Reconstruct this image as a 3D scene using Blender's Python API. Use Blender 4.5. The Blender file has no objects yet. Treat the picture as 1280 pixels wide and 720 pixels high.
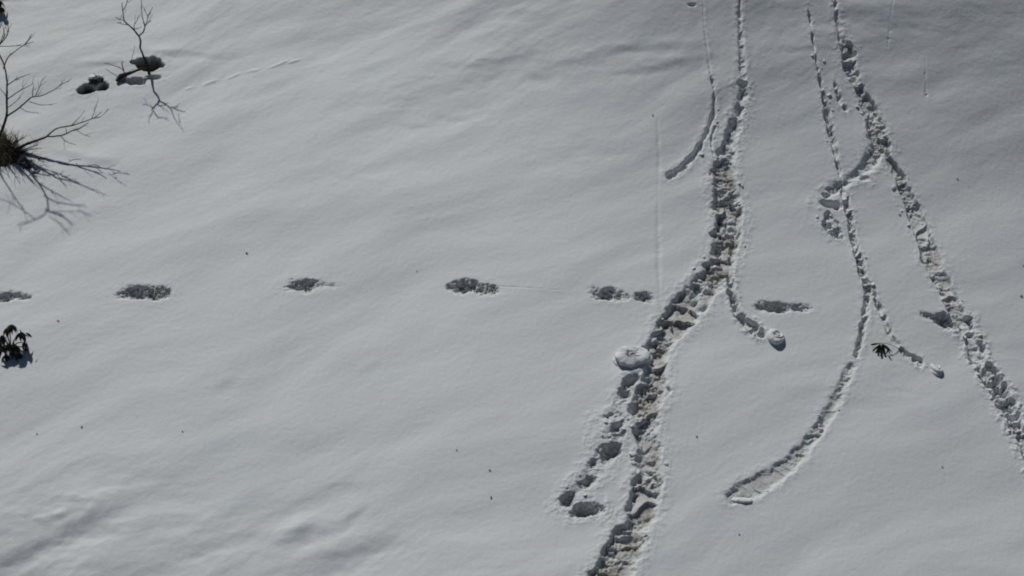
import bpy, bmesh, math, random
import numpy as np
from mathutils import Vector, Matrix, noise as mnoise

C = bpy.context.scene.collection
scene = bpy.context.scene
rad = math.radians

# ------------------------------------------------------------------ camera, sky, sun, exposure
SLOPE = rad(20.0)
PITCH = rad(35.0)
DIST = 24.0
HFOV = rad(30.0)
FPX = 640.0 / math.tan(HFOV / 2)
CAM = np.array([0.0, -DIST * math.cos(PITCH), DIST * math.sin(PITCH)])
FWD = np.array([0.0, math.cos(PITCH), -math.sin(PITCH)])
UPV = np.array([0.0, math.sin(PITCH), math.cos(PITCH)])
RGT = np.array([1.0, 0.0, 0.0])

cam_d = bpy.data.cameras.new('camera')
cam_d.sensor_width = 36.0
cam_d.lens = 18.0 / math.tan(HFOV / 2)
cam_d.clip_start = 0.1
cam_d.clip_end = 5000
cam = bpy.data.objects.new('camera', cam_d)
cam.location = CAM
cam.rotation_euler = (rad(90) - PITCH, 0, 0)
C.objects.link(cam)
scene.camera = cam

SUN_EL = rad(56.0)
SUN_AZ = rad(-31.0)      # from +Y towards -X
SUN_DIR = Vector((math.sin(SUN_AZ) * math.cos(SUN_EL), math.cos(SUN_AZ) * math.cos(SUN_EL), math.sin(SUN_EL)))
world = bpy.data.worlds.new('World')
scene.world = world
world.use_nodes = True
wn = world.node_tree
for n in list(wn.nodes): wn.nodes.remove(n)
wo = wn.nodes.new('ShaderNodeOutputWorld')
bg = wn.nodes.new('ShaderNodeBackground')
sky = wn.nodes.new('ShaderNodeTexSky')
sky.sky_type = 'NISHITA'
sky.sun_disc = False
sky.sun_elevation = SUN_EL
sky.sun_rotation = SUN_AZ
sky.altitude = 3000
sky.dust_density = 1.0
bg.inputs['Strength'].default_value = 0.05
wn.links.new(sky.outputs[0], bg.inputs['Color'])
wn.links.new(bg.outputs[0], wo.inputs['Surface'])
sd = bpy.data.lights.new('sun', 'SUN')
sd.energy = 5.0
sd.angle = rad(0.9)
sd.color = (1.0, 0.98, 0.95)
sun = bpy.data.objects.new('sun', sd)
sun.rotation_euler = SUN_DIR.to_track_quat('Z', 'Y').to_euler()
C.objects.link(sun)
vs = scene.view_settings
vs.view_transform = 'Standard'
vs.look = 'None'
vs.gamma = 1.0
vs.use_curve_mapping = False
scene.cycles.filter_width = 2.0
vs.exposure = -1.00

random.seed(11)
rng = np.random.default_rng(5)

# ------------------------------------------------------------------ slope frame and pixel lookups
TV = np.array([0.0, math.cos(SLOPE), math.sin(SLOPE)])     # up the slope
NV = np.array([0.0, -math.sin(SLOPE), math.cos(SLOPE)])    # slope normal

def smooth(a, b, x):
    t = np.clip((x - a) / (b - a), 0, 1)
    return t * t * (3 - 2 * t)

def macro(u, v):
    """Broad shape of the hillside, as height along the slope normal."""
    u = np.asarray(u, float); v = np.asarray(v, float)
    uc = np.clip(u, -14, 14); vc = np.clip(v, -14, 16)
    # the slope steepens uphill, sooner on the right hand side
    v0 = 6.6 - 4.2 * smooth(-4.5, 3.0, uc)
    w = 0.95
    h = 0.37 * w * np.logaddexp(0, np.clip((vc - v0) / w, -30, 12))
    # falls gently away to the right
    h = h - 0.016 * np.clip(uc + 1.0, 0, 14) ** 2
    # steep roll at the lower left
    s = (-vc - 3.7 - 0.30 * (uc + 6.4)) / 0.55
    h = h - 0.24 * 0.55 * np.logaddexp(0, np.clip(s, -30, 6)) * smooth(1.5, -2.5, uc)
    # far hillside
    d = np.hypot(u, v)
    far = smooth(16, 200, d)
    h = h + far * (np.sin(u * 0.013 + 1) * 9 + np.sin(v * 0.011 + u * 0.007) * 12 + np.sin(v * 0.031 - u * 0.02) * 3)
    return h

def ray(px, py):
    return FWD + RGT * ((px - 640) / FPX) - UPV * ((py - 360) / FPX)

def uv(px, py):
    d = ray(px, py)
    h = 0.0
    for _ in range(12):
        t = (h - CAM @ NV) / (d @ NV)
        p = CAM + t * d
        u, v = p[0], p @ TV
        h = 0.5 * h + 0.5 * float(macro(u, v))
    return u, v

def mpp(px, py):
    """metres across per pixel at a spot on the ground"""
    return abs(uv(px + 1, py)[0] - uv(px, py)[0])

# ------------------------------------------------------------------ noise
_perm = rng.permutation(256)
_perm = np.concatenate([_perm, _perm, _perm])
_ang = rng.random(256) * 2 * np.pi
_gx, _gy = np.cos(_ang), np.sin(_ang)

def perlin(x, y, seed=0):
    xi = np.floor(x).astype(np.int64); yi = np.floor(y).astype(np.int64)
    xf = x - xi; yf = y - yi
    def g(ix, iy, dx, dy):
        k = _perm[(_perm[(ix + seed * 17) & 255] + iy) & 255]
        return _gx[k] * dx + _gy[k] * dy
    a = xf * xf * xf * (xf * (xf * 6 - 15) + 10)
    b = yf * yf * yf * (yf * (yf * 6 - 15) + 10)
    n00 = g(xi, yi, xf, yf); n10 = g(xi + 1, yi, xf - 1, yf)
    n01 = g(xi, yi + 1, xf, yf - 1); n11 = g(xi + 1, yi + 1, xf - 1, yf - 1)
    return (n00 * (1 - a) + n10 * a) * (1 - b) + (n01 * (1 - a) + n11 * a) * b

def fbm(x, y, octv=4, seed=0, gain=0.5):
    s = 0; a = 1.0
    for i in range(octv):
        s = s + a * perlin(x, y, seed + i)
        x = x * 2.03 + 5.1; y = y * 2.03 + 1.7; a *= gain
    return s

def worley(x, y, seed=0):
    """returns F1, F2 and a random value of the nearest cell"""
    xi = np.floor(x).astype(np.int64); yi = np.floor(y).astype(np.int64)
    f1 = np.full(x.shape, 9.0); f2 = np.full(x.shape, 9.0); val = np.zeros(x.shape)
    for dx in (-1, 0, 1):
        for dy in (-1, 0, 1):
            cx = xi + dx; cy = yi + dy
            k = _perm[(_perm[(cx + seed * 31) & 255] + cy) & 255]
            k2 = _perm[k + 91]; k3 = _perm[k + 177]
            d = np.hypot(cx + k / 256.0 - x, cy + k2 / 256.0 - y)
            near = d < f1
            f2 = np.where(near, f1, np.minimum(f2, d))
            val = np.where(near, k3 / 256.0, val)
            f1 = np.where(near, d, f1)
    return f1, f2, val

# ------------------------------------------------------------------ terrain grid
U0, U1, V0, V1 = -7.9, 7.9, -5.3, 7.4
STEP = 0.0095
def axis(a, b):
    core = np.arange(a, b + STEP, STEP)
    out = []; x = core[-1]; s = STEP
    while x < 700:
        s = min(s * 1.22, 60); x += s; out.append(x)
    lo = []; x = core[0]; s = STEP
    while x > -700:
        s = min(s * 1.22, 60); x -= s; lo.append(x)
    return np.array(lo[::-1] + list(core) + out)
UA = axis(U0, U1); VA = axis(V0, V1)
UU, VV = np.meshgrid(UA, VA)
inner = smooth(1.5, 0, np.maximum.reduce([U0 - UU, UU - U1, V0 - VV, VV - V1, np.zeros_like(UU)]))
H = macro(UU, VV)

def sub(u0, u1, v0, v1):
    return (slice(max(0, np.searchsorted(VA, v0)), np.searchsorted(VA, v1)),
            slice(max(0, np.searchsorted(UA, u0)), np.searchsorted(UA, u1)))

# wind ripples and soft folds, running up towards the right, over the whole frame
R0 = sub(U0 - 3, U1 + 3, V0 - 3, V1 + 3)
u_, v_ = UU[R0], VV[R0]
ang = rad(25)
warp = 0.35 * fbm(u_ * 0.35, v_ * 0.35, 2, 40)
a_ = u_ * math.cos(ang) + v_ * math.sin(ang)
b_ = -u_ * math.sin(ang) + v_ * math.cos(ang) + warp
amp = 0.34 + 0.75 * smooth(1.2, 4.6, v_) + 1.15 * smooth(-2.6, -4.6, v_ + 0.18 * u_) * smooth(2.0, -1, u_)
h_ = 0.052 * fbm(a_ * 0.30, b_ * 0.75, 3, 1) * (0.6 + 0.4 * amp)
h_ += 0.0085 * fbm(a_ * 0.9, b_ * 2.4, 3, 7, 0.55) * amp
h_ += 0.0013 * fbm(a_ * 5.0, b_ * 10.0, 3, 13, 0.6) * (0.55 + 0.45 * amp)
h_ += 0.0013 * fbm(u_ * 17, v_ * 17, 2, 19, 0.6)
H[R0] += h_ * inner[R0]

def crease(pts, width, amp):
    """a soft fold: the surface drops along its line"""
    P = [uv(x, y) for x, y in pts]
    us = [p[0] for p in P]; vs_ = [p[1] for p in P]
    m = width * 4
    r = sub(min(us) - m, max(us) + m, min(vs_) - m, max(vs_) + m)
    U, V = UU[r], VV[r]
    best = np.full(U.shape, 1e9); sg = np.zeros(U.shape); tt = np.zeros(U.shape)
    n = len(P) - 1
    for i in range(n):
        ax, ay = P[i]; bx, by = P[i + 1]
        dx, dy = bx - ax, by - ay; L2 = dx * dx + dy * dy
        t = np.clip(((U - ax) * dx + (V - ay) * dy) / L2, 0, 1)
        ex, ey = U - ax - t * dx, V - ay - t * dy
        d = np.hypot(ex, ey)
        s = (dx * ey - dy * ex) / math.sqrt(L2)
        c = d < best
        best = np.where(c, d, best); sg = np.where(c, np.sign(s) * d, sg); tt = np.where(c, (i + t) / n, tt)
    sg = sg + 0.25 * width * fbm(U * 2.2, V * 2.2, 3, 23)
    best = np.hypot(best, 0)
    fade = np.clip(np.sin(np.clip(tt, 0, 1) * np.pi), 0, 1) ** 0.8 * np.clip(.85 + 1.5 * fbm(U * 1.3, V * 2.2, 3, 29, .6), .1, 1.6)
    H[r] += amp * fade * (sg / width) * np.exp(-best ** 2 / (1.6 * width ** 2))

for pts, w, a in [
    ([(-30, 722), (40, 688), (85, 662), (130, 640)], .12, .018),
    ([(-20, 712), (60, 676), (120, 655), (170, 625)], .24, .034),
    ([(-30, 680), (60, 655), (140, 628), (230, 600)], .20, .022),
    ([(150, 715), (230, 680), (330, 655)], .22, .026),
    ([(40, 655), (75, 645), (110, 632)], .07, .022),
    ([(-20, 740), (60, 712), (120, 690)], .10, .026),
    ([(345, 705), (362, 680), (385, 662), (410, 655)], .13, .034),
    ([(395, 672), (430, 655), (460, 630)], .08, .016),
    ([(390, 720), (440, 690), (520, 670)], .12, .026),
    ([(350, 640), (420, 610), (470, 600)], .10, .010),
    ([(262, 492), (285, 478), (300, 470)], .10, .008),
    ([(450, 470), (465, 458), (478, 452)], .08, .007),
    ([(500, 115), (570, 98), (640, 78), (700, 70)], .20, .030),
    ([(420, 168), (500, 148), (580, 132), (650, 120)], .22, .020),
    ([(735, 70), (770, 62), (830, 58), (880, 56)], .07, .016),
    ([(735, 98), (790, 88), (850, 78), (900, 70)], .08, .018),
    ([(620, 105), (700, 82), (780, 70)], .14, .022),
    ([(940, 60), (1000, 62), (1060, 58)], .05, .008),
    ([(160, 62), (190, 68), (240, 66), (320, 72)], .08, .016),
    ([(80, 84), (130, 80), (165, 78)], .06, .014),
    ([(1075, 482), (1100, 485), (1145, 486)], .05, .008),
    ([(560, 34), (620, 20), (700, 12)], .12, .014),
    ([(900, 20), (1000, 10), (1120, 20), (1250, 15)], .20, .020),
    ([(60, 186), (110, 200), (150, 206)], .08, .012),
    ([(640, 220), (720, 190), (800, 180)], .2, .014),
    ([(330, 230), (430, 215), (520, 190)], .2, .012)]:
    crease(pts, w, a * .85)

CARVE = np.zeros_like(H)       # how deep the snow is pressed in
ADD = np.zeros_like(H)         # rims and rubble
TINT = np.zeros_like(H)        # brownish old snow and grit
SOIL_SHADE = np.zeros_like(H)        # bare earth in melt hollows; painted shade in footprints and scooped hollows
PID = np.zeros(H.shape, np.int16)
PARTS = []                     # (name, label, category, group)

def register(name, label, cat, group=None):
    PARTS.append((name, label, cat, group))
    return len(PARTS)

def apply(r, q, arc, cross, pid, depth, wall=.03, rim=.015, rimw=.05, rub=.03, cell=9.0,
          tint=.3, ribs=.0, ribf=6.0, jit=.03, edge=.0, soil=0.0, seed=0, fn=.28, soilvar=.3, shag=.0):
    U, V = UU[r], VV[r]
    q = q + jit * (fbm(U * 6, V * 6, 3, 51 + seed, .5) - .12) * 1.3
    if shag: q = q + shag * fbm(U * 17 + V * 6, V * 34, 3, 57 + seed, .6)
    m = smooth(0, wall, q)
    f1, f2, val = worley(U * cell + fbm(U * 6, V * 6, 2, 60) * .5, V * cell * 1.5, seed)
    chunk = (val - .5) * 1.3 + (f2 - f1) * .35 - .2
    # slabs standing across the trail, each with a sharp drop
    k = arc * ribf + cross * .35 + 1.0 * fbm(U * 3, V * 3, 2, 70 + seed)
    ki = np.floor(k); kf = k - ki
    rnd = _perm[(ki.astype(np.int64) + 7 * seed) & 255] / 256.0
    patch = np.clip(.75 + 1.9 * fbm(U * 1.7, V * 1.7, 2, 66 + seed), .12, 1.5)
    rub = rub * patch
    slab = (kf ** 2.2) * (0.1 + 1.2 * rnd ** 1.5) * ribs
    fine = fbm(U * 24, V * 24, 3, 80 + seed, .65)
    c = m * (depth * (0.82 + .35 * fbm(U * 2.4, V * 2.4, 2, 90 + seed))) - m * (rub * (chunk + fn * fine) + slab)
    old = CARVE[r]
    CARVE[r] = np.where(m > 0, np.maximum(old, c) if depth > 0 else old, old)
    # pushed-up edge with crumbs
    e = np.exp(-((q + rimw * .35) / rimw) ** 2) * (1 - m)
    rim = rim * .55; edge = edge * .35
    crumb = np.clip(fbm(U * 13, V * 13, 3, 33 + seed, .6) * 1.6 + .45, 0, 1.6)
    f1b, f2b, valb = worley(U * 17, V * 17, seed + 3)
    crumb2 = np.where(valb > .72, np.clip(.5 - f1b, 0, 1), 0) * 2.0
    a = e * rim * (.5 + crumb) + np.exp(-(np.clip(-q, 0, 9) / (rimw * 1.3)) ** 2) * (1 - m) * rim * edge * crumb2
    ADD[r] = np.maximum(ADD[r], a)
    tn = np.clip(m * tint * (.8 + 1.1 * fbm(U * 4, V * 4, 3, 44 + seed)), 0, 1)
    TINT[r] = np.maximum(TINT[r], tn)
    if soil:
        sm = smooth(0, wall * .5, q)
        SOIL_SHADE[r] = np.maximum(SOIL_SHADE[r], sm * soil * np.clip(.95 + soilvar * fbm(U * 9, V * 16, 3, 47, .6), 0, 1))
    PID[r] = np.where(q > -.012, pid, PID[r])

def trail(pts, depth, pid, wscale=1.0, **k):
    P = [(*uv(x, y), w * .5 * wscale * mpp(x, y)) for x, y, w in pts]
    us = [p[0] for p in P]; vs_ = [p[1] for p in P]
    m = max(p[2] for p in P) + .25
    r = sub(min(us) - m, max(us) + m, min(vs_) - m, max(vs_) + m)
    q = np.full(UU[r].shape, -9.0); arc = np.zeros(q.shape); cr = np.zeros(q.shape)
    base_v, base_u = r[0].start, r[1].start
    L = 0
    for i in range(len(P) - 1):
        ax, ay, ra = P[i]; bx, by, rb = P[i + 1]
        s = sub(min(ax, bx) - m, max(ax, bx) + m, min(ay, by) - m, max(ay, by) + m)
        ls = (slice(s[0].start - base_v, s[0].stop - base_v), slice(s[1].start - base_u, s[1].stop - base_u))
        U, V = UU[s], VV[s]
        dx, dy = bx - ax, by - ay; l = math.hypot(dx, dy)
        t = np.clip(((U - ax) * dx + (V - ay) * dy) / (l * l), 0, 1)
        ex, ey = U - ax - t * dx, V - ay - t * dy
        d = np.hypot(ex, ey)
        rr = ra + (rb - ra) * t
        qq = rr - d
        c = qq > q[ls]
        q[ls] = np.where(c, qq, q[ls]); arc[ls] = np.where(c, L + t * l, arc[ls])
        cr[ls] = np.where(c, (dx * ey - dy * ex) / l / np.maximum(rr, .01), cr[ls])
        L += l
    apply(r, q, arc, cr, pid, depth, **k)

def hollow(x, y, rx, ry, depth, pid, rot=0.0, **k):
    """an oval dent; rx, ry in photo pixels as seen"""
    u, v = uv(x, y); s = mpp(x, y)
    sv = abs(uv(x, y + 1)[1] - v)
    a, b = rx * s, ry * sv
    m = max(a, b) + .25
    r = sub(u - m, u + m, v - m, v + m)
    U, V = UU[r] - u, VV[r] - v
    c, sn = math.cos(rad(rot)), math.sin(rad(rot))
    X = (U * c + V * sn) / a; Y = (-U * sn + V * c) / b
    rho = np.sqrt(X * X + Y * Y) + 1e-6
    q = (1 - rho) * min(a, b) * 1.0
    apply(r, q, V * 1.0, X, pid, depth, **k)

# ---- faint lines first, deep trails after
fine = dict(wall=.035, jit=.016, rub=.010, ribs=.0, rim=.002, rimw=.03, tint=.05, cell=18)
pf = register('faint_groove', 'faint straight groove running down the snow left of the widest trail', 'snow groove')
trail([(822, 150, 8), (824, 200, 10), (822, 250, 5), (823, 290, 13), (823, 330, 13), (825, 380, 6)], .014, pf, **{**fine, 'rim': .0, 'wall': .09, 'rub': .004})
pf = register('faint_groove', 'faint short groove at the top of the slope right of the long right-hand trail', 'snow groove')
trail([(1118, -10, 3), (1113, 20, 4), (1110, 58, 4)], .006, pf, **fine)
pf = register('faint_groove', 'tiny pitted line in smooth snow, right of the long right-hand trail near the top', 'snow groove')
trail([(1157, 70, 3), (1157, 95, 4), (1158, 118, 5)], .007, pf, **fine)
pf = register('drag_mark', 'thin straight drag line leading right from one footprint', 'drag mark')
trail([(622, 358, 3), (660, 360, 2.2), (702, 363, 1.6)], .012, pf, wall=.02, jit=.004, rub=.003, rim=.002, rimw=.02, tint=0)

# narrow left trail
pD = register('snowball_trail', 'thin trail curving down to the left, left of the widest trail', 'snow trail', 'trails left by snowballs rolling down the slope')
trail([(888, 90, 4), (893, 115, 5), (892, 140, 6.5), (884, 165, 7), (870, 190, 9), (855, 208, 10), (836, 220, 11)], .065, pD,
      wall=.03, jit=.018, rub=.025, ribs=.02, ribf=12, rim=.010, rimw=.05, tint=.15, cell=15, edge=.9, fn=.7, seed=2)
trail([(878, -20, 3), (880, 30, 3), (888, 92, 4)], .016, pD, wall=.03, jit=.01, rub=.01, rim=.006, rimw=.03, tint=.05, cell=16)
trail([(894, 158, 4), (889, 172, 4), (890, 186, 4), (893, 198, 4)], .045, pD, wall=.025, jit=.012, rub=.015, rim=.015, rimw=.03, tint=.1, cell=16, seed=3)

# dotted trail and its two lower ends
pE = register('snowball_trail', 'thin dotted trail that splits in two lower down, between the two wide trails', 'snow trail', 'trails left by snowballs rolling down the slope')
kE = dict(wall=.03, jit=.028, rub=.045, ribs=.045, ribf=9, rim=.009, rimw=.05, tint=.25, cell=13, edge=.7, seed=4)
trail([(1006, -20, 2), (1012, 20, 2.5), (1016, 50, 5), (1021, 80, 5), (1026, 105, 5), (1033, 135, 10), (1035, 150, 10), (1041, 175, 9), (1047, 205, 8), (1052, 225, 7), (1056, 245, 11), (1062, 270, 11), (1066, 290, 10), (1070, 310, 11), (1076, 335, 12), (1085, 362, 13)], .085, pE, **kE)
trail([(1085, 362, 13), (1083, 385, 10), (1077, 415, 9), (1070, 445, 8)], .07, pE, **kE)
trail([(1085, 360, 10), (1098, 382, 10), (1105, 400, 8), (1115, 420, 8), (1130, 440, 10), (1150, 452, 14)], .07, pE, **{**kE, 'tint': .35})
trail([(1043, 100, 5), (1046, 115, 7), (1051, 128, 9), (1057, 137, 7)], .06, pE, **{**kE, 'seed': 5})
pF = register('snowball_trail', 'smooth curved trail sweeping down to the left, lower right of the widest trail', 'snow trail', 'trails left by snowballs rolling down the slope')
trail([(1064, 458, 14), (1055, 478, 17), (1045, 500, 18), (1033, 521, 18), (1020, 540, 19), (1008, 557, 20), (995, 572, 23), (981, 585, 26), (962, 598, 29), (940, 609, 32), (922, 619, 30), (916, 622, 26)], .036, pF,
      wall=.07, jit=.030, rub=.034, ribs=.012, ribf=7, fn=.6, shag=.012, rim=.007, rimw=.06, tint=.42, cell=13, edge=1.3, seed=6)

# widest trail
pA = register('snowball_trail', 'widest deepest trail with grimy broken bed, running down the middle right', 'snow trail', 'trails left by snowballs rolling down the slope')
kA = dict(wall=.085, jit=.042, rub=.040, ribs=.055, ribf=3.0, rim=.013, rimw=.09, tint=.74, cell=8, edge=.5, fn=.30, wscale=.88)
trail([(925, -20, 5), (925, 20, 7), (927, 60, 10), (929, 96, 12)], .028, pA, wall=.04, jit=.015, rub=.02, ribs=.02, ribf=9, rim=.010, rimw=.05, tint=.15, cell=12, seed=1)
hollow(928, 105, 8, 5, .13, pA, wall=.03, jit=.01, rub=.01, tint=.1)
trail([(929, 112, 14), (926, 130, 16), (920, 150, 20), (914, 172, 25), (907, 195, 32), (904, 215, 35)], .075, pA, **{**kA, 'tint': .3, 'rub': .05, 'seed': 7})
trail([(904, 210, 35), (906, 240, 42), (911, 265, 44), (911, 290, 42), (908, 312, 40), (900, 332, 42), (886, 354, 46), (868, 374, 50), (852, 392, 52), (837, 410, 46), (824, 432, 36)], .105, pA, **{**kA, 'seed': 8, 'ribs': .065, 'rub': .05})
trail([(824, 430, 36), (819, 455, 34), (815, 478, 44), (812, 492, 50)], .09, pA, **{**kA, 'seed': 9, 'fn': .5})
trail([(812, 490, 46), (806, 515, 46), (806, 545, 34), (812, 565, 40), (813, 590, 40), (807, 615, 50), (802, 640, 48), (795, 655, 38)], .10, pA, **{**kA, 'seed': 10, 'fn': .55, 'ribs': .045})
trail([(786, 672, 54), (777, 692, 58), (765, 716, 58), (750, 742, 60), (735, 772, 60)], .11, pA, **{**kA, 'seed': 11, 'fn': .6, 'ribs': .04})
for x, y, a, b, rot, d in [(815, 487, 24, 7, 0, .17), (793, 512, 15, 9, 55, .19), (817, 562, 18, 6, 10, .15), (800, 600, 9, 9, 30, .18), (792, 620, 8, 14, -30, .17),
                        (787, 673, 26, 9, 8, .21), (765, 700, 16, 8, 25, .20), (897, 314, 8, 13, 0, .20), (893, 293, 7, 6, 0, .18), (897, 335, 16, 6, 0, .18),
                        (876, 360, 8, 18, -38, .19), (858, 384, 8, 20, -48, .20), (835, 402, 18, 6, 25, .18), (808, 440, 8, 16, -30, .20), (893, 260, 8, 6, 0, .17),
                        (880, 345, 9, 6, 0, .18), (919, 290, 6, 6, 0, .15), (917, 299, 4, 4, 0, .15), (900, 218, 8, 6, 0, .14), (905, 238, 7, 5, 0, .15)]:
    hollow(x, y, a, b, d * .80, pA, rot=rot, wall=.075, jit=.05, rub=.05, fn=.6, tint=.25, cell=12, rim=.01, seed=int(x) % 13)
# side trail to the ball
pC = register('snowball_trail', 'short side trail of holes branching right from the widest trail to a snowball', 'snow trail', 'trails left by snowballs rolling down the slope')
kC = dict(wall=.035, jit=.025, rub=.045, ribs=.04, ribf=8, rim=.02, rimw=.045, tint=.4, cell=13, edge=.9, seed=12)
trail([(922, 275, 9), (917, 300, 9), (912, 330, 10), (912, 350, 12), (916, 372, 12), (922, 392, 11), (930, 402, 15), (939, 408, 20), (948, 415, 20)], .085, pC, **kC)
for x, y, a, b in [(913, 366, 6, 5), (918, 382, 6, 5), (929, 400, 5, 8), (911, 348, 4, 4)]:
    hollow(x, y, a, b, .14, pC, wall=.035, jit=.012, rub=.02, tint=.2, rim=.01)
# broken steps to the left of the widest trail
pB = register('slide_marks', 'broken row of scooped hollows in the snow left of the widest trail', 'snow hollows')
kB = dict(soil=.35, soilvar=2.4, fn=.9, wall=.10, jit=.035, rub=.03, rim=.015, rimw=.08, tint=.3, cell=9, edge=.5, shag=.02)  # dark streaks coloured in as the shade inside these hollows
trail([(800, 466, 18), (785, 485, 26), (774, 510, 22), (770, 538, 26), (757, 565, 30), (738, 594, 28), (712, 622, 24)], .02, pB, **{**kB, 'soil': 0, 'rub': .018, 'ribs': .03})
for x, y, a, b, rot, d in [(788, 478, 17, 7, 25, .15), (779, 492, 8, 7, 0, .15), (760, 521, 9, 4, 0, .11), (773, 533, 15, 6, 15, .13), (771, 544, 13, 4, 8, .12),
                        (762, 566, 17, 9, 20, .17), (742, 577, 14, 6, 40, .12), (733, 602, 17, 7, 8, .16), (712, 622, 14, 8, 40, .14), (733, 637, 21, 9, 0, .21), (810, 475, 10, 5, 20, .13)]:
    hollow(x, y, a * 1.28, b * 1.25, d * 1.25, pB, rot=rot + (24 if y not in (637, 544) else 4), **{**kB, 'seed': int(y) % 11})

# right-hand trail
pG = register('snowball_trail', 'long right-hand trail of rough snow running off the right side', 'snow trail', 'trails left by snowballs rolling down the slope')
kG = dict(wall=.04, jit=.032, rub=.038, ribs=.04, ribf=6, rim=.010, rimw=.07, tint=.5, fn=.35, cell=11, edge=1.0)
trail([(1042, -20, 5), (1045, 10, 7), (1049, 40, 10), (1053, 56, 13)], .04, pG, **{**kG, 'seed': 13, 'tint': .2, 'rub': .02})
trail([(1060, 62, 20), (1062, 85, 20), (1068, 97, 16), (1076, 115, 16), (1083, 127, 20), (1090, 145, 22), (1097, 165, 27), (1103, 182, 26), (1106, 190, 18)], .075, pG, **{**kG, 'seed': 14})
trail([(1108, 194, 9), (1116, 206, 13), (1124, 220, 17), (1132, 240, 18), (1141, 258, 21), (1149, 280, 24), (1156, 300, 24), (1164, 322, 26), (1173, 345, 25), (1186, 370, 23), (1196, 392, 24)], .09, pG, **{**kG, 'seed': 15, 'jit': .024})
trail([(1205, 402, 24), (1213, 420, 24), (1221, 440, 25), (1231, 460, 24), (1244, 480, 28), (1256, 500, 28), (1266, 522, 25), (1280, 550, 24), (1305, 600, 24)], .10, pG, **{**kG, 'seed': 16, 'tint': .15, 'rub': .085, 'jit': .05, 'rim': .03})
for x, y, a, b, rot, d in [(1063, 66, 9, 5, 0, .12), (1061, 83, 8, 4, 0, .11), (1067, 97, 8, 4, 0, .13), (1076, 108, 4, 5, 0, .12), (1088, 172, 8, 5, 0, .11), (1155, 326, 6, 8, 0, .13),
                        (1125, 216, 4, 4, 0, .12), (1137, 254, 7, 3, 0, .12), (1213, 416, 8, 5, 10, .14), (1219, 433, 9, 5, 10, .14), (1219, 451, 10, 4, 0, .14), (1236, 457, 5, 8, 30, .14), (1256, 482, 5, 7, 0, .14), (1252, 508, 10, 4, 0, .14), (1270, 535, 6, 4, 0, .13)]:
    hollow(x, y, a, b, d, pG, rot=rot, wall=.04, jit=.02, rub=.03, tint=.15, cell=12, rim=.01, seed=int(x) % 13)
pG1 = register('snowball_trail', 'looping side trail curling left off the long right-hand trail', 'snow trail', 'trails left by snowballs rolling down the slope')
trail([(1097, 183, 22), (1091, 198, 24), (1083, 210, 20), (1070, 219, 16), (1058, 228, 15), (1045, 236, 20), (1032, 244, 15)], .060, pG1, **{**kG, 'seed': 17, 'wall': .09, 'rub': .04, 'fn': .7, 'ribs': .03, 'tint': .2, 'jit': .015})
hollow(1077, 223, 11, 6, .07, pG1, wall=.08, jit=.02, rub=.03, tint=.3)
hollow(1040, 257, 20, 6, .12, pG1, rot=-4, wall=.08, jit=.03, rub=.05, tint=.3, fn=.9)
trail([(1035, 268, 10), (1040, 283, 26), (1046, 292, 20)], .05, pG1, **{**kG, 'rub': .09, 'tint': .1, 'seed': 18})

# footprints
FP = 'line of footprints crossing the slope'
kP = dict(wall=.13, jit=.03, rub=.085, rim=.003, rimw=.05, tint=.3, cell=13, soil=.33, soilvar=3.0, fn=1.0, shag=.022)  # dark patches paint the prints' deep shade onto walls and floor
def footprint(label, blobs, s):
    pid = register('footprint', label, 'footprint', FP)
    for x, y, a, b, rot, d in blobs:
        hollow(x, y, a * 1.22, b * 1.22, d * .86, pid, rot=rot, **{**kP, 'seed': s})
footprint('footprint cut off by the left edge of the photo', [(8, 370, 20, 7, 0, .17), (28, 371, 12, 5, 4, .14)], 1)
footprint('broad shaggy footprint nearest the drooping evergreen seedling', [(172, 366, 24, 9, 0, .18), (194, 366, 21, 9, 0, .18), (158, 370, 16, 5, 0, .12)], 2)
footprint('slender footprint with a small separate toe dent, third from the left', [(380, 357, 24, 8, 0, .17), (393, 357, 17, 6, 0, .15), (417, 357, 7, 4, 0, .11)], 3)
footprint('footprint with a thin drag line leading from its right end', [(580, 357, 23, 9, 0, .18), (602, 361, 24, 7, -6, .17)], 4)
footprint('footprint with a rounded dent at its right, just left of the widest trail', [(758, 367, 22, 8, 0, .17), (773, 369, 13, 7, 0, .15), (805, 371, 13, 7, 0, .14)], 5)
footprint('long cigar-shaped footprint above the lumpy snowball', [(967, 384, 23, 8, 0, .19), (953, 383, 12, 6, 0, .14), (1000, 385, 14, 6, 0, .14)], 6)
footprint('pointed footprint running into the long right-hand trail', [(1181, 402, 22, 9, -14, .19), (1166, 397, 16, 6, -12, .15), (1202, 399, 12, 6, 0, .14)], 7)

# melt hollows
pm = register('melt_hollow', 'round dark melt hollow at the foot of the small bare tree', 'melt hollow')
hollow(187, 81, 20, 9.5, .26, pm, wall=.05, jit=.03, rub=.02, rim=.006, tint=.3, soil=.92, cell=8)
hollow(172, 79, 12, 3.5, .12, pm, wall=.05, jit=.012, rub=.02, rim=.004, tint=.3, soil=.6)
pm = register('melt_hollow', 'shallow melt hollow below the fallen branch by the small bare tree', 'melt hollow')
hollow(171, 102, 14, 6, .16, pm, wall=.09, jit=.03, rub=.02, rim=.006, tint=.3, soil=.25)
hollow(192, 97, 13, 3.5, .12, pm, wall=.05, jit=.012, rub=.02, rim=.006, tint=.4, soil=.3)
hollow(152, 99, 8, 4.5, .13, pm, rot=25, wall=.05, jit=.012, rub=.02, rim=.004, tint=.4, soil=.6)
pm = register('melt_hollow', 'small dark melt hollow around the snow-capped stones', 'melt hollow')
hollow(107, 112, 15, 6.5, .18, pm, rot=12, wall=.05, jit=.035, rub=.02, rim=.006, tint=.3, soil=.8)
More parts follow.
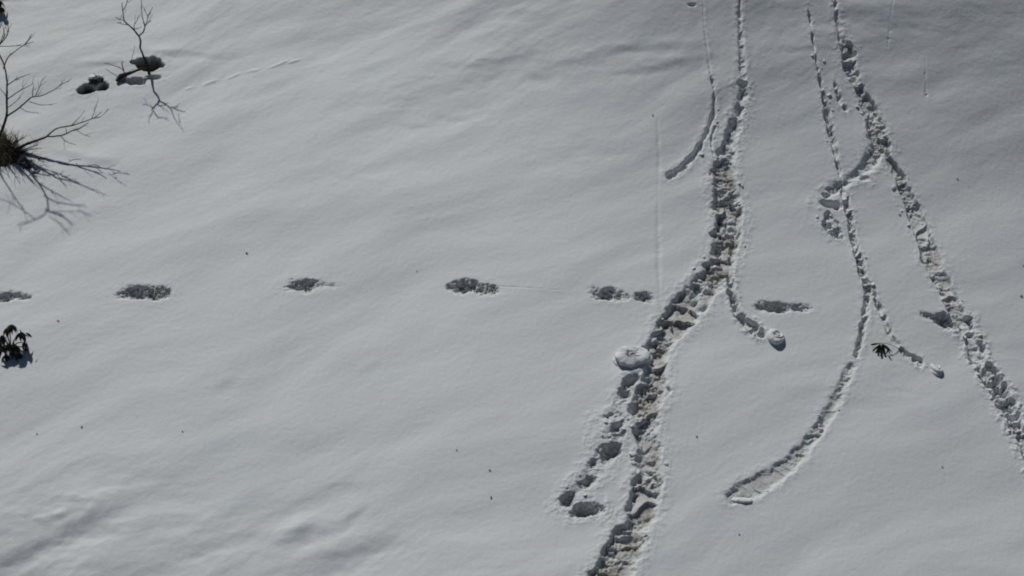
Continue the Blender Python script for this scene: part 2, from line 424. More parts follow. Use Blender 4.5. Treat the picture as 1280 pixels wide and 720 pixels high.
hollow(128, 109, 9, 7.5, .17, pm, rot=-20, wall=.05, jit=.03, rub=.02, rim=.006, tint=.3, soil=.8)
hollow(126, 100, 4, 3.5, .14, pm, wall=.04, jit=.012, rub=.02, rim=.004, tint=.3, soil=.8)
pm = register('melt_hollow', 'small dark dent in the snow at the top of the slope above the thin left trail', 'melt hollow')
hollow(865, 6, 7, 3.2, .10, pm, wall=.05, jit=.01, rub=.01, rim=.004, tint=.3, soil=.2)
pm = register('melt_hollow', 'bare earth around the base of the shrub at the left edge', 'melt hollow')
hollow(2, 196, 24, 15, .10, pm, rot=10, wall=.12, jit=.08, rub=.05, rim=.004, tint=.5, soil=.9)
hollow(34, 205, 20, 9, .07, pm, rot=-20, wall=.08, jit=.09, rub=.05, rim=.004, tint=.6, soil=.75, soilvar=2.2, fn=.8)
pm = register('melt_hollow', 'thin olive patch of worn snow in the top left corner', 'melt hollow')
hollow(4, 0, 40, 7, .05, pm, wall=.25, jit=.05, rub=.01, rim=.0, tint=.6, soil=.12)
# tiny old tracks, small raised crumbs of snow
px_ = 236
while px_ < 380:
    py_ = 110 - (px_ - 236) * .27 + random.uniform(-1.5, 1.5)
    u, v = uv(px_, py_)
    r = sub(u - .15, u + .15, v - .15, v + .15)
    ADD[r] += .008 * np.exp(-(((UU[r] - u) / .055) ** 2 + ((VV[r] - v - .4 * (UU[r] - u)) / .022) ** 2))
    px_ += random.choice([7, 8, 16, 22])

H = H - CARVE + ADD * inner

# ------------------------------------------------------------------ materials
def mat(name, rough=.8):
    m = bpy.data.materials.new(name); m.use_nodes = True
    nt = m.node_tree; b = nt.nodes['Principled BSDF']
    b.inputs['Roughness'].default_value = rough
    return m, nt, b

def nnode(nt, scale, detail=4, rough=.6, coord=None):
    n = nt.nodes.new('ShaderNodeTexNoise')
    n.inputs['Scale'].default_value = scale
    n.inputs['Detail'].default_value = detail
    n.inputs['Roughness'].default_value = rough
    if coord: nt.links.new(coord, n.inputs['Vector'])
    return n

def mix(nt, fac, a, b):
    m = nt.nodes.new('ShaderNodeMix'); m.data_type = 'RGBA'
    for sock, val in ((m.inputs[0], fac), (m.inputs[6], a), (m.inputs[7], b)):
        if isinstance(val, (int, float)): sock.default_value = val
        elif isinstance(val, tuple): sock.default_value = (*val, 1)
        else: nt.links.new(val, sock)
    return m.outputs[2]

def ramp(nt, src, a, b, lo=0.0, hi=1.0):
    m = nt.nodes.new('ShaderNodeMapRange')
    m.inputs[1].default_value = a; m.inputs[2].default_value = b
    m.inputs[3].default_value = lo; m.inputs[4].default_value = hi
    nt.links.new(src, m.inputs[0])
    return m.outputs[0]

def snow_material():
    m, nt, b = mat('snow', .65)
    g = nt.nodes.new('ShaderNodeNewGeometry'); pos = g.outputs['Position']
    mott = nnode(nt, 1.1, 4, .6, pos)
    col = mix(nt, ramp(nt, mott.outputs[0], .35, .65), (.665, .705, .715), (.695, .715, .715))
    at = nt.nodes.new('ShaderNodeAttribute'); at.attribute_name = 'tint'
    grit = nnode(nt, 34, 5, .75, pos)
    gm = nt.nodes.new('ShaderNodeMath'); gm.operation = 'MULTIPLY'
    nt.links.new(at.outputs['Fac'], gm.inputs[0]); nt.links.new(ramp(nt, grit.outputs[0], .33, .62, .55, 1.35), gm.inputs[1])
    gm.use_clamp = True
    col = mix(nt, gm.outputs[0], col, (.385, .375, .335))
    at2 = nt.nodes.new('ShaderNodeAttribute'); at2.attribute_name = 'soil'  # mask for bare earth and for shade painted into prints and scoops
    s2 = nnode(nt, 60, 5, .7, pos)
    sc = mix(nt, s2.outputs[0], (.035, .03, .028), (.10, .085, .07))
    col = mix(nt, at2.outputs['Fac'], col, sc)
    nt.links.new(col, b.inputs['Base Color'])
    b1 = nt.nodes.new('ShaderNodeBump'); b1.inputs['Strength'].default_value = .55; b1.inputs['Distance'].default_value = .006
    n1 = nnode(nt, 48, 5, .75, pos); nt.links.new(n1.outputs[0], b1.inputs['Height'])
    b2 = nt.nodes.new('ShaderNodeBump'); b2.inputs['Strength'].default_value = .28; b2.inputs['Distance'].default_value = .012
    n2 = nnode(nt, 14, 4, .65, pos); nt.links.new(n2.outputs[0], b2.inputs['Height'])
    nt.links.new(b2.outputs[0], b1.inputs['Normal'])
    nt.links.new(b1.outputs[0], b.inputs['Normal'])
    b.inputs['Specular IOR Level'].default_value = .2
    return m
SNOW = snow_material()

def plain(name, c1, c2, scale=30, rough=.85, bump=.3):
    m, nt, b = mat(name, rough)
    tc = nt.nodes.new('ShaderNodeNewGeometry')
    n = nnode(nt, scale, 4, .65, tc.outputs['Position'])
    nt.links.new(mix(nt, ramp(nt, n.outputs[0], .3, .7), c1, c2), b.inputs['Base Color'])
    bp = nt.nodes.new('ShaderNodeBump'); bp.inputs['Strength'].default_value = bump; bp.inputs['Distance'].default_value = .01
    nt.links.new(n.outputs[0], bp.inputs['Height']); nt.links.new(bp.outputs[0], b.inputs['Normal'])
    b.inputs['Specular IOR Level'].default_value = .25
    return m
BARK = plain('bark', (.018, .015, .014), (.05, .043, .038), 60)
LEAF = plain('evergreen_leaf', (.012, .018, .010), (.030, .040, .022), 25, .55)
GRASS = plain('dry_grass', (.12, .11, .06), (.32, .28, .18), 18)
STONE = plain('stone', (.035, .034, .033), (.09, .085, .08), 22)
LITTER = plain('leaf_litter', (.07, .055, .042), (.20, .16, .11), 40)

# ------------------------------------------------------------------ build the snow meshes
nv_, nu_ = H.shape
P3 = np.empty((nv_, nu_, 3), np.float32)
for k in range(3):
    P3[..., k] = UU * RGT[k] + VV * TV[k] + H * NV[k]
P3 = P3.reshape(-1, 3)
i0 = (np.arange(nv_ - 1)[:, None] * nu_ + np.arange(nu_ - 1)[None, :])
F = np.stack([i0, i0 + 1, i0 + nu_ + 1, i0 + nu_], -1).reshape(-1, 4)
fid = PID[:-1, :-1].reshape(-1)
tf, sf = TINT.reshape(-1).astype(np.float32), SOIL_SHADE.reshape(-1).astype(np.float32)

def grid_mesh(name, faces):
    idx, inv = np.unique(faces.reshape(-1), return_inverse=True)
    me = bpy.data.meshes.new(name)
    nf = len(faces)
    me.vertices.add(len(idx)); me.vertices.foreach_set('co', P3[idx].reshape(-1))
    me.loops.add(nf * 4); me.loops.foreach_set('vertex_index', inv.reshape(-1).astype(np.int32))
    me.polygons.add(nf); me.polygons.foreach_set('loop_start', np.arange(0, nf * 4, 4, dtype=np.int32))
    me.update(calc_edges=True)
    me.polygons.foreach_set('use_smooth', np.ones(nf, bool))
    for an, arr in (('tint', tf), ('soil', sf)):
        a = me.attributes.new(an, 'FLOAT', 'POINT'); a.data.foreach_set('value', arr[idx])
    me.materials.append(SNOW)
    o = bpy.data.objects.new(name, me); C.objects.link(o)
    return o

ground = grid_mesh('snow_slope', F[fid == 0])
ground['kind'] = 'structure'
for k, (nm, lab, cat, grp) in enumerate(PARTS, 1):
    sel = F[fid == k]
    if len(sel) == 0: continue
    o = grid_mesh(nm, sel)
    o['kind'] = 'structure'; o['label'] = lab

def hgt(u, v):
    i = min(max(np.searchsorted(UA, u) - 1, 0), nu_ - 2); j = min(max(np.searchsorted(VA, v) - 1, 0), nv_ - 2)
    fu = (u - UA[i]) / (UA[i + 1] - UA[i]); fv = (v - VA[j]) / (VA[j + 1] - VA[j])
    return float((H[j, i] * (1 - fu) + H[j, i + 1] * fu) * (1 - fv) + (H[j + 1, i] * (1 - fu) + H[j + 1, i + 1] * fu) * fv)

def gp(px, py, lift=0.0):
    """point on the snow surface seen at a pixel"""
    u, v = uv(px, py)
    return Vector(RGT * u + TV * v + NV * hgt(u, v) + np.array([0, 0, lift]))

def vp(px, py, yplane):
    """point in the upright plane at world y = yplane"""
    d = ray(px, py); t = (yplane - CAM[1]) / d[1]
    return Vector(CAM + t * d)

# ------------------------------------------------------------------ helpers for things
def tag(o, label, cat, group=None):
    o['label'] = label; o['category'] = cat
    if group: o['group'] = group
    return o
def empty(name, loc, label, cat, group=None):
    o = bpy.data.objects.new(name, None); o.location = loc; o.empty_display_size = .1
    C.objects.link(o); return tag(o, label, cat, group)
def link(name, bm, m, parent=None, smooth_=True):
    me = bpy.data.meshes.new(name); bm.to_mesh(me); bm.free()
    if smooth_:
        for p in me.polygons: p.use_smooth = True
    me.materials.append(m)
    o = bpy.data.objects.new(name, me); C.objects.link(o)
    if parent:
        o.parent = parent
        o.matrix_parent_inverse = Matrix.Translation(parent.location).inverted()
    return o
def tube(bm, pts, radii, sides=6):
    rings = []
    for i, p in enumerate(pts):
        a = pts[max(i - 1, 0)]; b = pts[min(i + 1, len(pts) - 1)]
        t = (b - a).normalized()
        x = t.cross(Vector((.13, .9, .2))).normalized(); y = t.cross(x)
        rings.append([bm.verts.new(p + (x * math.cos(2 * math.pi * k / sides) + y * math.sin(2 * math.pi * k / sides)) * radii[i]) for k in range(sides)])
    for a, b in zip(rings, rings[1:]):
        for k in range(sides):
            bm.faces.new((a[k], a[(k + 1) % sides], b[(k + 1) % sides], b[k]))
    bm.faces.new(rings[0][::-1]); bm.faces.new(rings[-1])

def refine(pts, rads, n=4, wob=.006):
    """smooth the polyline and add small knots"""
    out, ro = [], []
    m = len(pts)
    for i in range(m - 1):
        p0 = pts[max(i - 1, 0)]; p1 = pts[i]; p2 = pts[i + 1]; p3 = pts[min(i + 2, m - 1)]
        for k in range(n):
            t = k / n
            q = .5 * ((2 * p1) + (p2 - p0) * t + (2 * p0 - 5 * p1 + 4 * p2 - p3) * t * t + (3 * p1 - p0 - 3 * p2 + p3) * t ** 3)
            q = q + mnoise.noise_vector(q * 14) * wob
            out.append(q); ro.append((rads[i] * (1 - t) + rads[i + 1] * t) * random.uniform(.9, 1.12))
    out.append(pts[-1]); ro.append(rads[-1])
    return out, ro

def limb(bm, pxs, yb, dy=0.0, scale=1.0, twigs=0, tl=.10):
    """pxs: (x, y, width px); dy: how far the tip stands off the plane in depth"""
    n = len(pxs)
    pts = [vp(x, y, yb + dy * (i / max(n - 1, 1))) for i, (x, y, w) in enumerate(pxs)]
    rd = [max(w * .0047 * scale, .0026) for x, y, w in pxs]
    pts, rd = refine(pts, rd)
    tube(bm, pts, rd)
    for _ in range(twigs):
        i = random.randrange(int(len(pts) * .35), len(pts) - 1)
        t = (pts[i + 1] - pts[i]).normalized()
        d = (t + Vector((random.uniform(-1, 1), random.uniform(-1, 1), random.uniform(-.5, .9)))).normalized()
        l = tl * random.uniform(.5, 1.3)
        a = pts[i]; b = a + d * l * .5; c = b + (d + t * .5 + Vector((0, 0, .2))).normalized() * l * .5
        tube(bm, [a, b, c], [.0032, .0026, .0018], 4)

def limb_from(start_y, *a, **k): pass

# ------------------------------------------------------------------ small bare tree
b0 = gp(187, 92)
yb = b0.y
tree = empty('bare_tree', b0, 'small leafless tree rising from a round dark hollow in the snow', 'tree', )
bm = bmesh.new()
limb(bm, [(189, 99, 4.6), (186.5, 92, 4.6), (183.5, 80, 3.8), (178.5, 68, 3.1), (175.7, 60, 2.8), (175.7, 52, 2.6), (173.8, 45, 2.8)], yb)
link('trunk', bm, BARK, tree)
LB = [[(173.8, 45, 2.6), (168, 38, 2.5), (162, 32, 2.0), (156, 26, 1.7), (153.8, 18, 1.5), (153, 10, 1.3), (152.5, 3, .8)],
      [(154, 13, 1.2), (157, 7, 1.1), (159, 0, .9), (160, -7, .6)],
      [(156, 26, 1.0), (150, 24.5, .9), (145, 22.5, .7)],
      [(161, 31, 1.1), (154, 30, .9), (148, 27.5, .6)]]
RB = [[(173.8, 45, 2.2), (179, 40, 1.9), (181, 34, 1.7), (180, 28, 1.4), (177.5, 20, 1.3), (176.8, 9, 1.0), (176.4, -4, .7)],
      [(181.5, 33, 1.5), (184, 26, 1.2), (185, 20, 1.1), (188, 14, 1.0), (191, 9, .6)],
      [(185, 20, .9), (182, 15, .8), (180, 10, .5)],
      [(182, 32, .9), (185.5, 28, .8), (188, 24, .5)]]
bm = bmesh.new()
for i, l in enumerate(LB): limb(bm, l, yb, [.05, .10, -.08, .06][i], twigs=3, tl=.09)
link('branch', bm, BARK, tree)
bm = bmesh.new()
for i, l in enumerate(RB): limb(bm, l, yb, [-.06, .08, -.05, .05][i], twigs=3, tl=.09)
link('branch', bm, BARK, tree)
bm = bmesh.new()
limb(bm, [(168, 38, 1.4), (167.5, 31, 1.0), (171, 26, .8), (174, 21, .5)], yb, .08, twigs=3)
limb(bm, [(168, 36, 1.1), (173, 36, .8), (177, 33, .5)], yb, -.05, twigs=1)
link('branch', bm, BARK, tree)

# fallen branch and dead twigs beside it
fb = empty('fallen_branch', gp(170, 96), 'dark fallen branch lying left from the foot of the small bare tree', 'branch')
bm = bmesh.new()
def ground_limb(bm, pts, lift):
    P = [gp(x, y) for x, y, w in pts]
    for i, p in enumerate(P):
        p.z = max(p.z, P[0].z * (1 - i / len(P)) + P[-1].z * i / len(P)) + (lift[i] if isinstance(lift, list) else lift)
    P, R = refine(P, [max(w * .0047, .003) for x, y, w in pts], 5)
    tube(bm, P, R, 7)
ground_limb(bm, [(188, 93, 3.6), (178, 94, 3.6), (168, 96.5, 4.0), (158, 98.5, 6.0), (151, 101, 7.5), (146, 104, 4.0)], [.04, .06, .05, .04, .03, .01])
link('stem', bm, BARK, fb)
bm = bmesh.new()
ground_limb(bm, [(158, 98, 1.4), (153, 94, 1.2), (145, 91, 1.0), (137, 87, .8), (131, 84, .6)], [.05, .08, .09, .08, .05])
ground_limb(bm, [(156, 96, 1.2), (154, 91, 1.6), (156, 89, 1.2)], [.06, .12, .14])
ground_limb(bm, [(164, 80, 1.0), (167, 74, .7), (170, 66, .5)], [.02, .06, .10])
link('twig', bm, BARK, fb)

# ------------------------------------------------------------------ shrub at the left edge
b1 = gp(14, 193)
yl1 = gp(14, 188).y; yl2 = gp(8, 177).y; yl = yl1
bush = empty('bare_shrub', b1, 'large leafless shrub spreading its branches in from the left edge', 'shrub')
def part_limbs(specs, name='branch'):
    bm = bmesh.new()
    for s, dy, tw in specs: limb(bm, s, yl, dy, twigs=tw, tl=.12)
    return link(name, bm, BARK, bush)
part_limbs([([(-4, 205, 8), (8, 197, 8), (19, 189, 6.2), (31, 181, 4.4), (45, 176, 3.6), (58, 171, 3.0)], 0, 2)], 'stem')
part_limbs([([(58, 171, 2.4), (66, 164, 2.0), (73, 160, 2.0), (89, 157, 1.8), (102, 153, 1.6), (111, 150, 1.4), (121, 145, 1.0), (127, 140, .7)], .06, 7),
            ([(89, 157, 1.0), (96, 150, .9), (102, 144, .6)], .03, 1), ([(114, 149, .9), (118, 140, .8), (120, 131, .5)], 0, 2),
            ([(118, 147, .9), (127, 145, .7), (136, 136, .5)], .05, 1)])
part_limbs([([(58, 171, 2.2), (70, 170, 1.9), (78, 169, 1.8), (89, 164, 1.6), (102, 159, 1.3), (111, 152, .8)], -.06, 6),
            ([(76, 170, 1.1), (83, 177, 1.0), (95, 181, .6)], -.04, 1), ([(95, 162, .9), (104, 168, .8), (113, 171, .5)], -.05, 1),
            ([(83, 166, 1.2), (82, 161, 1.0)], 0, 0)])
yl = yl2
part_limbs([([(-8, 188, 5), (0, 169, 4.2), (8, 145, 3.4), (8.5, 120, 2.8), (9, 104, 2.6), (7, 89, 2.4), (2, 74, 2.2), (-8, 58, 2.0), (-30, 44, 1.6), (-58, 34, 1.0)], 0, 8)], 'stem')
part_limbs([([(9, 145, 2.4), (24, 135, 2.2), (35, 125, 2.0), (41, 121, 1.7), (54, 119, 1.4), (69, 111, 1.1), (80, 104, .9), (87, 101, .5)], -.08, 8),
            ([(41, 121, 1.2), (41, 113, 1.1), (42, 106, .6)], -.05, 1), ([(45, 119, 1.2), (50, 107, .9), (54, 98, .5)], .05, 3),
            ([(37, 127, 1.1), (51, 131, .9), (67, 130, .5)], -.12, 2), ([(24, 135, .9), (36, 140, .8), (48, 141, .5)], -.1, 1)])
part_limbs([([(9, 124, 1.6), (24, 114, 1.4), (33, 109, 1.2), (42, 104, .7)], .1, 4), ([(10, 106, 1.6), (22, 98, 1.3), (38, 92, .7)], -.08, 3),
            ([(9, 135, 1.2), (20, 127, .9), (26, 121, .5)], .08, 1), ([(9, 122, 1.2), (3, 114, 1.0), (-3, 109, .7)], .05, 1)])
part_limbs([([(4, 86, 1.7), (10, 72, 1.5), (18, 65, 1.4), (29, 57, 1.2), (42, 52, .7)], .08, 5), ([(29, 57, 1.1), (35, 50, .9), (40, 42, .5)], .04, 2),
            ([(-6, 58, 1.2), (10, 58, 1.1), (27, 57, .8)], 0, 1)])
part_limbs([([(-8, 62, 1.8), (0, 55, 1.6), (9, 44, 1.4), (10, 31, .8)], 0, 7), ([(-4, 58, 1.2), (5, 45, 1.0), (3, 30, .6)], .08, 5), ([(-10, 50, 1.2), (-2, 40, 1.0), (2, 26, .6)], -.06, 4)])
part_limbs([([(-30, 44, 1.2), (-45, 60, 1.0), (-62, 60, .6)], .1, 3), ([(-14, 190, 4), (-24, 150, 3), (-34, 110, 2.2), (-40, 70, 1.4), (-44, 30, .8)], .12, 10)])
yl = yl1
part_limbs([([(19, 190, 3.0), (33, 198, 2.6), (44, 205, 2.2), (54, 210, 1.6), (64, 213, .9)], -.05, 4),
            ([(30, 197, 1.5), (36, 206, 1.2), (40, 212, .8)], -.1, 3), ([(2, 205, 2), (16, 212, 1.5), (30, 216, 1.0)], -.08, 4)])
for grp_ in range(5):
    specs = []
    for _ in range(9):
        x0, y0 = random.uniform(-4, 20), random.uniform(192, 204)
        a_l = rad(random.uniform(-70, 35)); l_ = random.uniform(12, 46)
        x1, y1 = x0 + l_ * math.cos(a_l), y0 + l_ * .62 * math.sin(a_l)
        specs.append(([(x0, y0, random.uniform(1.4, 2.6)), ((x0 + x1) / 2, (y0 + y1) / 2 - random.uniform(0, 5), 1.4), (x1, y1, .6)], random.uniform(-.28, .05), 6))
    part_limbs(specs)
# dry grass around its foot
gt = bmesh.new()
for _ in range(900):
    x = random.gauss(2, 9); y = 190 + random.gauss(0, 8)
    p = gp(max(x, -40), y)
    l = random.uniform(.10, .34); d = Vector((random.gauss(0, .5), random.gauss(0, .4), 1)).normalized()
    s = Vector((random.uniform(-1, 1), random.uniform(-1, 1), 0)).normalized() * .004
    m_ = p + d * l * .55; e = m_ + (d + Vector((random.gauss(0, .6), random.gauss(0, .4), -.2))).normalized() * l * .45
    a, b, c, d2, t = gt.verts.new(p - s), gt.verts.new(p + s), gt.verts.new(m_ + s * .8), gt.verts.new(m_ - s * .8), gt.verts.new(e)
    gt.faces.new((a, b, c, d2)); gt.faces.new((d2, c, t))
tag(link('grass_tuft', gt, GRASS, None, False), 'dry olive grass tuft at the foot of the large leafless shrub', 'grass tuft')

# ------------------------------------------------------------------ leafy plants
def leaf(bm, a, d, n, L, W, curl=.35):
    """one pointed blade with a fold and a droop"""
    d = d.normalized(); s = d.cross(n).normalized(); n = s.cross(d).normalized()
    prev = None
    prof = [.10, .62, 1.0, .86, .45, .03]
    for i, w in enumerate(prof):
        t = i / (len(prof) - 1)
        c = a + d * (L * t) - n * (curl * L * t * t)
        row = [bm.verts.new(c - s * (W * .5 * w) + n * (W * .12 * w)), bm.verts.new(c), bm.verts.new(c + s * (W * .5 * w) + n * (W * .12 * w))]
        if prev:
            bm.faces.new((prev[0], prev[1], row[1], row[0])); bm.faces.new((prev[1], prev[2], row[2], row[1]))
        prev = row
def whorl(bm, c, k, L, W, droop=.7, spread=1.0):
    for i in range(k):
        th = 2 * math.pi * (i + random.uniform(-.25, .25)) / k
        d = Vector((math.cos(th) * spread, math.sin(th) * spread, -droop * random.uniform(.6, 1.4)))
        leaf(bm, c, d, Vector((0, 0, 1)) + d * .2, L * random.uniform(.75, 1.15), W * random.uniform(.8, 1.1), .3)

def seedling(base, label, cat, whorls, extra=(), root=None):
    t = empty('evergreen_seedling', base, label, cat)
    yb = base.y
    sb = bmesh.new(); lb = bmesh.new()
    for x, y, dy, k, L in whorls:
        tip = vp(x, y, yb + dy)
        mid = (base + tip) / 2 + Vector((0, 0, .03))
        P, R = refine([base - Vector((0, 0, .05)), mid, tip], [.009, .007, .005], 4)
        tube(sb, P, R, 5)
        whorl(lb, tip, k + 2, L * 1.3, .040, random.uniform(.7, 1.5))
    for x0, y0, x1, y1 in extra:
        a = vp(x0, y0, yb); b = vp(x1, y1, yb)
        leaf(lb, a, b - a, Vector((0, -.3, 1)), (b - a).length, .04, .1)
    link('stem', sb, BARK, t); link('foliage', lb, LEAF, t, False)
    return t
seedling(gp(13, 436), 'evergreen seedling with drooping dark leaves poking from the snow at the left edge', 'plant',
         [(14, 406, .02, 8, .10), (2, 419, -.05, 8, .12), (25, 416, .03, 7, .10), (10, 430, -.10, 6, .10), (21, 432, -.08, 6, .10), (-8, 424, .05, 7, .12), (3, 433, -.12, 5, .10), (17, 441, -.14, 4, .09), (8, 410, .08, 6, .10), (-2, 430, .0, 7, .11), (30, 428, -.05, 4, .08), (6, 444, -.16, 4, .09), (33, 436, -.02, 5, .09), (25, 443, -.12, 5, .08)],
         [(32, 416, 41, 422), (25, 412, 33, 432), (28, 415, 33, 429)])
# tip of another one in the top left corner
seedling(gp(-6, 14), 'dark evergreen foliage just showing in the top left corner', 'plant',
         [(-2, 0, 0, 9, .12), (-10, -4, .05, 8, .12), (-4, 8, -.05, 8, .10), (2, 9, -.10, 5, .07), (-14, 6, .0, 8, .12)])
# small nodding plant by the split trail
b2 = gp(1129, 440)
sp = empty('nodding_seedling', b2, 'small wilted plant bent over beside the thin trail on the right', 'plant')
bm = bmesh.new()
yq = b2.y
def qp(x, y, k=0): return vp(x, y, yq - .045 * min(1, (1129 - x) / 22) + .02 + k)
g0 = gp(1100, 440)
P = [b2 - Vector((0, 0, .03)), qp(1122, 435), qp(1113, 431), qp(1106, 429), qp(1099, 429)]
P, R = refine(P, [.0035, .003, .003, .003, .003], 4, .002)
tube(bm, P, R, 5)
link('stem', bm, BARK, sp)
bm = bmesh.new()
for (x0, y0, x1, y1, k) in [(1100, 429, 1094, 443, 0), (1100, 429, 1099, 441, -.04), (1102, 429, 1107, 440, .02), (1101, 430, 1104, 446, -.05), (1103, 430, 1110, 437, 0), (1104, 430, 1114, 439, -.05), (1102, 431, 1108, 447, -.12), (1100, 431, 1093, 446, -.10), (1099, 430, 1098, 449, -.14), (1100, 432, 1103, 450, -.16), (1106, 431, 1112, 441, -.10), (1100, 430, 1090, 440, -.06), (1100, 429, 1089, 431, .03), (1101, 430, 1102, 442, .05), (1100, 430, 1097, 439, .06)]:
    a = qp(x0, y0); b = qp(x1, y1, k)
    leaf(bm, a, b - a, Vector((.2, -.9, .5)), (b - a).length * random.uniform(1.2, 1.5), .027, .1)
link('foliage', bm, LEAF, sp, False)

# ------------------------------------------------------------------ stones with a snow cap
def lump_bm(sx, sy, sz, seed, rough=.25, sub_=3, freq=1.6):
    bm = bmesh.new(); bmesh.ops.create_icosphere(bm, subdivisions=sub_, radius=1)
    for v in bm.verts:
        n = mnoise.fractal(v.co * freq + Vector((seed * 3.7, 0, 0)), .8, 2.0, 4)
        v.co *= 1 + rough * n
        v.co.x *= sx; v.co.y *= sy; v.co.z *= sz
    return bm
def place(o, p, rz=0, tilt=True):
    o.location = p
    o.rotation_euler = (SLOPE if tilt else 0, 0, rz)
for x, y, sx, sy, sz, lab, cap in [(107, 112, .14, .055, .05, 'long dark stone in the melt hollow, left of the pair', False),
                                   (129, 109, .07, .06, .05, 'small dark stone in the melt hollow, right of the pair', False),
                                   (119, 101, .09, .07, .06, 'snow-capped stone behind the two dark stones', True)]:
    t = empty('stone', gp(x, y, .01), lab, 'stone', 'stones melted out of the snow')
    bm = lump_bm(sx, sy, sz, x, .75, 4, 1.3)
    o = link('rock', bm, STONE, None); o.parent = t
    if cap:
        bm = lump_bm(sx * .85, sy * .8, sz * .5, x + 3, .3)
        c = link('snow_cap', bm, SNOW, None); c.parent = t; c.location = (-.01, 0, sz * .72)

# ------------------------------------------------------------------ rolled-up snow
def roller(px, py, R, Hh, layers, label, seed, spiral=.012, rx=0.0, ry=0.0, sq=.8, sink=.02, nz=1.0, rot=None, turns=2.0):
    """a rolled slab of snow lying on its side: stacked coils with a spiral on top"""
    bm = bmesh.new(); NS = 96
    prof = []
    lh = Hh / layers
    for k in range(layers):
        z0 = k * lh
        for j in range(9):
            a = -math.pi / 2 + math.pi * j / 8
            prof.append((R * (1 - .10 * k) * (.5 + .5 * max(math.cos(a), 0) ** .5), z0 + lh * .5 + lh * .5 * math.sin(a)))
    topR = prof[-1][0]
    for j in range(1, 26):
        prof.append((topR * (1 - j / 25.0) + .0005, Hh))
    rings = []
    for i, (r, z) in enumerate(prof):
        ring = []
        for s in range(NS):
            th = 2 * math.pi * s / NS
            wob = 1 + .11 * math.sin(th + 2 + seed) + .09 * math.sin(th * 2 + seed) + .05 * math.sin(th * 3 + 2 * seed)
            x, y = r * math.cos(th) * wob, r * math.sin(th) * wob * sq
            zz = z
            if i >= layers * 9 - 1:
                ph = (r / topR * turns - th / (2 * math.pi)) % 1.0
                zz -= spiral * (math.exp(-((ph - .5) / .13) ** 2)) * min(1, r / (topR * .25))
                zz += .25 * spiral * math.cos(r / topR * 6)
            nv = mnoise.noise_vector(Vector((x, y, zz)) * 7 + Vector((seed, 0, 0))) * (.013 * nz * R / .2)
            nv += mnoise.noise_vector(Vector((x, y, zz)) * 30 + Vector((seed, 5, 0))) * (.004 * nz * R / .2)
            ring.append(bm.verts.new(Vector((x, y, zz)) + nv))
        rings.append(ring)
    for a, b in zip(rings, rings[1:]):
        for s in range(NS):
            bm.faces.new((a[s], a[(s + 1) % NS], b[(s + 1) % NS], b[s]))
    bm.faces.new(rings[-1])
    o = link('snow_roller', bm, SNOW)
    u, v = uv(px, py)
    base = min(hgt(u + R * .6, v), hgt(u - R * .6, v), hgt(u, v - R * .4), hgt(u, v))
    o.location = Vector(RGT * u + TV * v + NV * (base - sink))
    o.rotation_euler = (SLOPE + rx, ry, seed * .7 if rot is None else rot)
    tag(o, label, 'snow roller', 'rolled-up snow at the ends of the trails')
    return o
roller(788, 446, .245, .15, 2, 'large snow roller with a spiral top, touching the left of the widest trail', 1, spiral=.032, sq=.70, rx=.02, ry=.08, nz=2.0, rot=.25, turns=1.6)
roller(967, 421, .13, .11, 1, 'lumpy round snow roller at the end of the short side trail', 2.4, spiral=.03, sq=.9, rx=.1, nz=2.6, sink=.05)
roller(1169, 461, .105, .09, 2, 'small snow roller at the end of the thin trail on the right', 3.1, spiral=.02, sq=.8, nz=2.2, sink=.045)
roller(925, 619, .19, .05, 1, 'flat sunken snow roller at the lower end of the curved trail', 4.2, spiral=.020, sq=.62, sink=.045, nz=1.8)

# ------------------------------------------------------------------ loose lumps beside the trails
protos = []; LN = .55
for s in range(6):
    bm = lump_bm(1, .8, .65, s + 20, .45, 3, 1.3)
    me = bpy.data.meshes.new('snow_lump'); bm.to_mesh(me); bm.free()
    for p in me.polygons: p.use_smooth = True
    me.materials.append(SNOW); protos.append(me)
def lumps(path, n, spread, size, label, group):
    for _ in range(int(n * LN)):
        i = random.randrange(len(path) - 1); t = random.random()
        x = path[i][0] * (1 - t) + path[i + 1][0] * t; y = path[i][1] * (1 - t) + path[i + 1][1] * t
        x += random.choice((-1, 1)) * spread * random.uniform(.6, 1.25); y += random.uniform(-4, 4)
        o = bpy.data.objects.new('snow_lump', random.choice(protos)); C.objects.link(o)
        r = size * random.uniform(.55, 1.5) * (1 if random.random() < .8 else 1.5)
        o.location = gp(x, y, r * .1); o.scale = (r, r, r * .6)
        o.rotation_euler = (random.uniform(-.5, .5), random.uniform(-.5, .5), random.uniform(0, 6))
        tag(o, label, 'snow lump', group)
lumps([(905, 215), (911, 290), (890, 345), (840, 405)], 26, 22, .022, 'loose snow lump along the upper half of the widest trail', 'snow lumps along the upper half of the widest trail')
lumps([(818, 480), (808, 540), (815, 600), (795, 660)], 18, 24, .024, 'loose snow lump along the lower half of the widest trail', 'snow lumps along the lower half of the widest trail')
lumps([(1018, 50), (1033, 140), (1048, 215), (1066, 290), (1085, 362)], 26, 6, .016, 'loose snow lump beside the thin dotted trail', 'snow lumps beside the thin dotted trail')
lumps([(893, 120), (884, 165), (860, 205), (845, 222)], 18, 8, .014, 'loose snow lump beside the thin trail curving left', 'snow lumps beside the thin trail curving left')
lumps([(1062, 80), (1098, 165), (1125, 225), (1150, 290), (1190, 380)], 24, 13, .018, 'loose snow lump beside the upper right-hand trail', 'snow lumps beside the upper right-hand trail')
lumps([(1213, 420), (1232, 462), (1258, 505), (1270, 540)], 26, 11, .026, 'loose snow lump in the lower right-hand trail near the right edge', 'snow lumps in the lower right-hand trail')
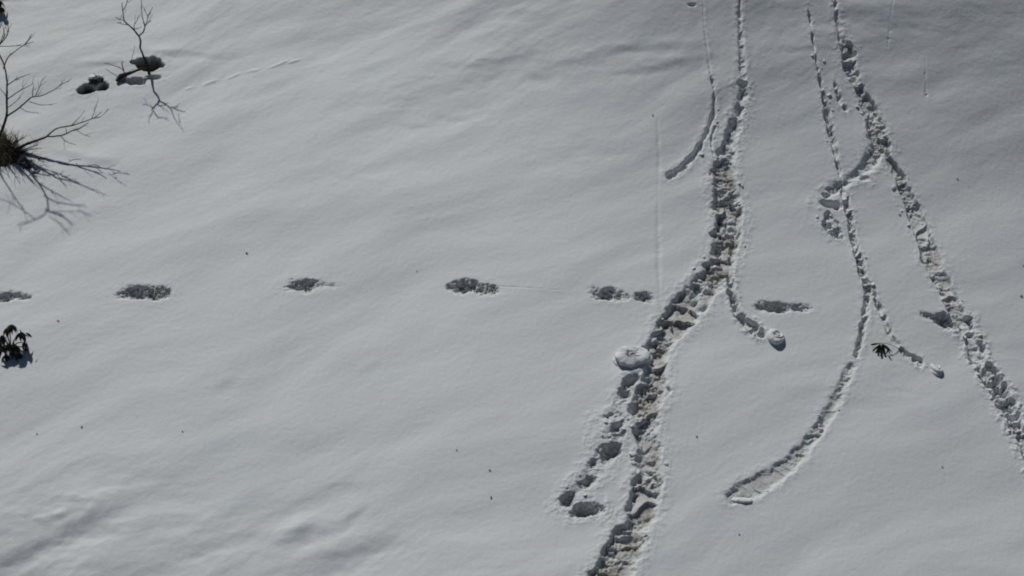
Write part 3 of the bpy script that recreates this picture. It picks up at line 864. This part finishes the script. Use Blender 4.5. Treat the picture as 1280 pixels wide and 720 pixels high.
lumps([(1040, 505), (1010, 560), (960, 603), (935, 618)], 14, 13, .013, 'loose snow crumb beside the smooth curved trail', 'snow crumbs beside the smooth curved trail')
lumps([(785, 485), (770, 538), (738, 594), (712, 622)], 18, 15, .022, 'loose snow lump among the broken hollows', 'snow lumps among the broken hollows')
lumps([(1030, 270), (1055, 292)], 8, 8, .022, 'loose snow lump below the looping side trail', 'snow lumps below the looping side trail')

# ------------------------------------------------------------------ bits of litter on the snow
bits = [(73, 402, 5, 'dead leaf scrap lying between the left-edge seedling and the nearest footprint'),
        (102, 534, 5, 'dark leaf scrap alone in the lower left of the smooth snow'),
        (46, 542, 4, 'small leaf scrap near the left edge below the seedling'),
        (228, 540, 4, 'pale leaf scrap in smooth snow at lower left, right of the dark scrap'),
        (571, 564, 4, 'tiny leaf scrap, upper one of three left of the broken hollows'),
        (612, 588, 5, 'tiny leaf scrap, middle one of three left of the broken hollows'),
        (614, 622, 6, 'tiny leaf scrap, lowest of three left of the broken hollows'),
        (308, 316, 6, 'leaf scrap in smooth snow above the second and third footprints'),
        (521, 338, 3, 'speck of litter just above the footprint with the drag line'),
        (1197, 223, 5, 'leaf scrap to the right of the upper right-hand trail'),
        (1277, 371, 7, 'leaf scrap at the right edge level with the footprints'),
        (1279, 333, 5, 'leaf scrap at the right edge above the other one'),
        (871, 547, 5, 'leaf scrap to the right of the widest trail in its lower half'),
        (924, 668, 4, 'leaf scrap below the flat snow roller'),
        (816, 145, 5, 'leaf scrap left of the thin trail curving left'),
        (1178, 583, 4, 'faint leaf scrap low in the smooth snow on the right'),
        (1125, 269, 6, 'leaf scrap just left of the upper right-hand trail')]
for i, (x, y, s, lab) in enumerate(bits):
    bm = bmesh.new()
    L = s * .0056
    leaf(bm, Vector((-L / 2, 0, 0)), Vector((1, 0, .1)), Vector((0, 0, 1)), L, L * .7, .25)
    leaf(bm, Vector((-L / 4, 0, .004)), Vector((.8, .5, .35)), Vector((0, -.3, 1)), L * .6, L * .35, -.3)
    tube(bm, [Vector((-L * .5, 0, .001)), Vector((-L * .75, .004, .004))], [.0012, .001], 4)
    o = link('leaf_scrap', bm, LITTER)
    o.location = gp(x, y, .008); o.rotation_euler = (SLOPE + random.uniform(-.2, .2), random.uniform(-.2, .2), random.uniform(-.6, .6) + (3.14 if i % 2 else 0))
    tag(o, lab, 'leaf litter', 'bits of litter scattered on the snow')
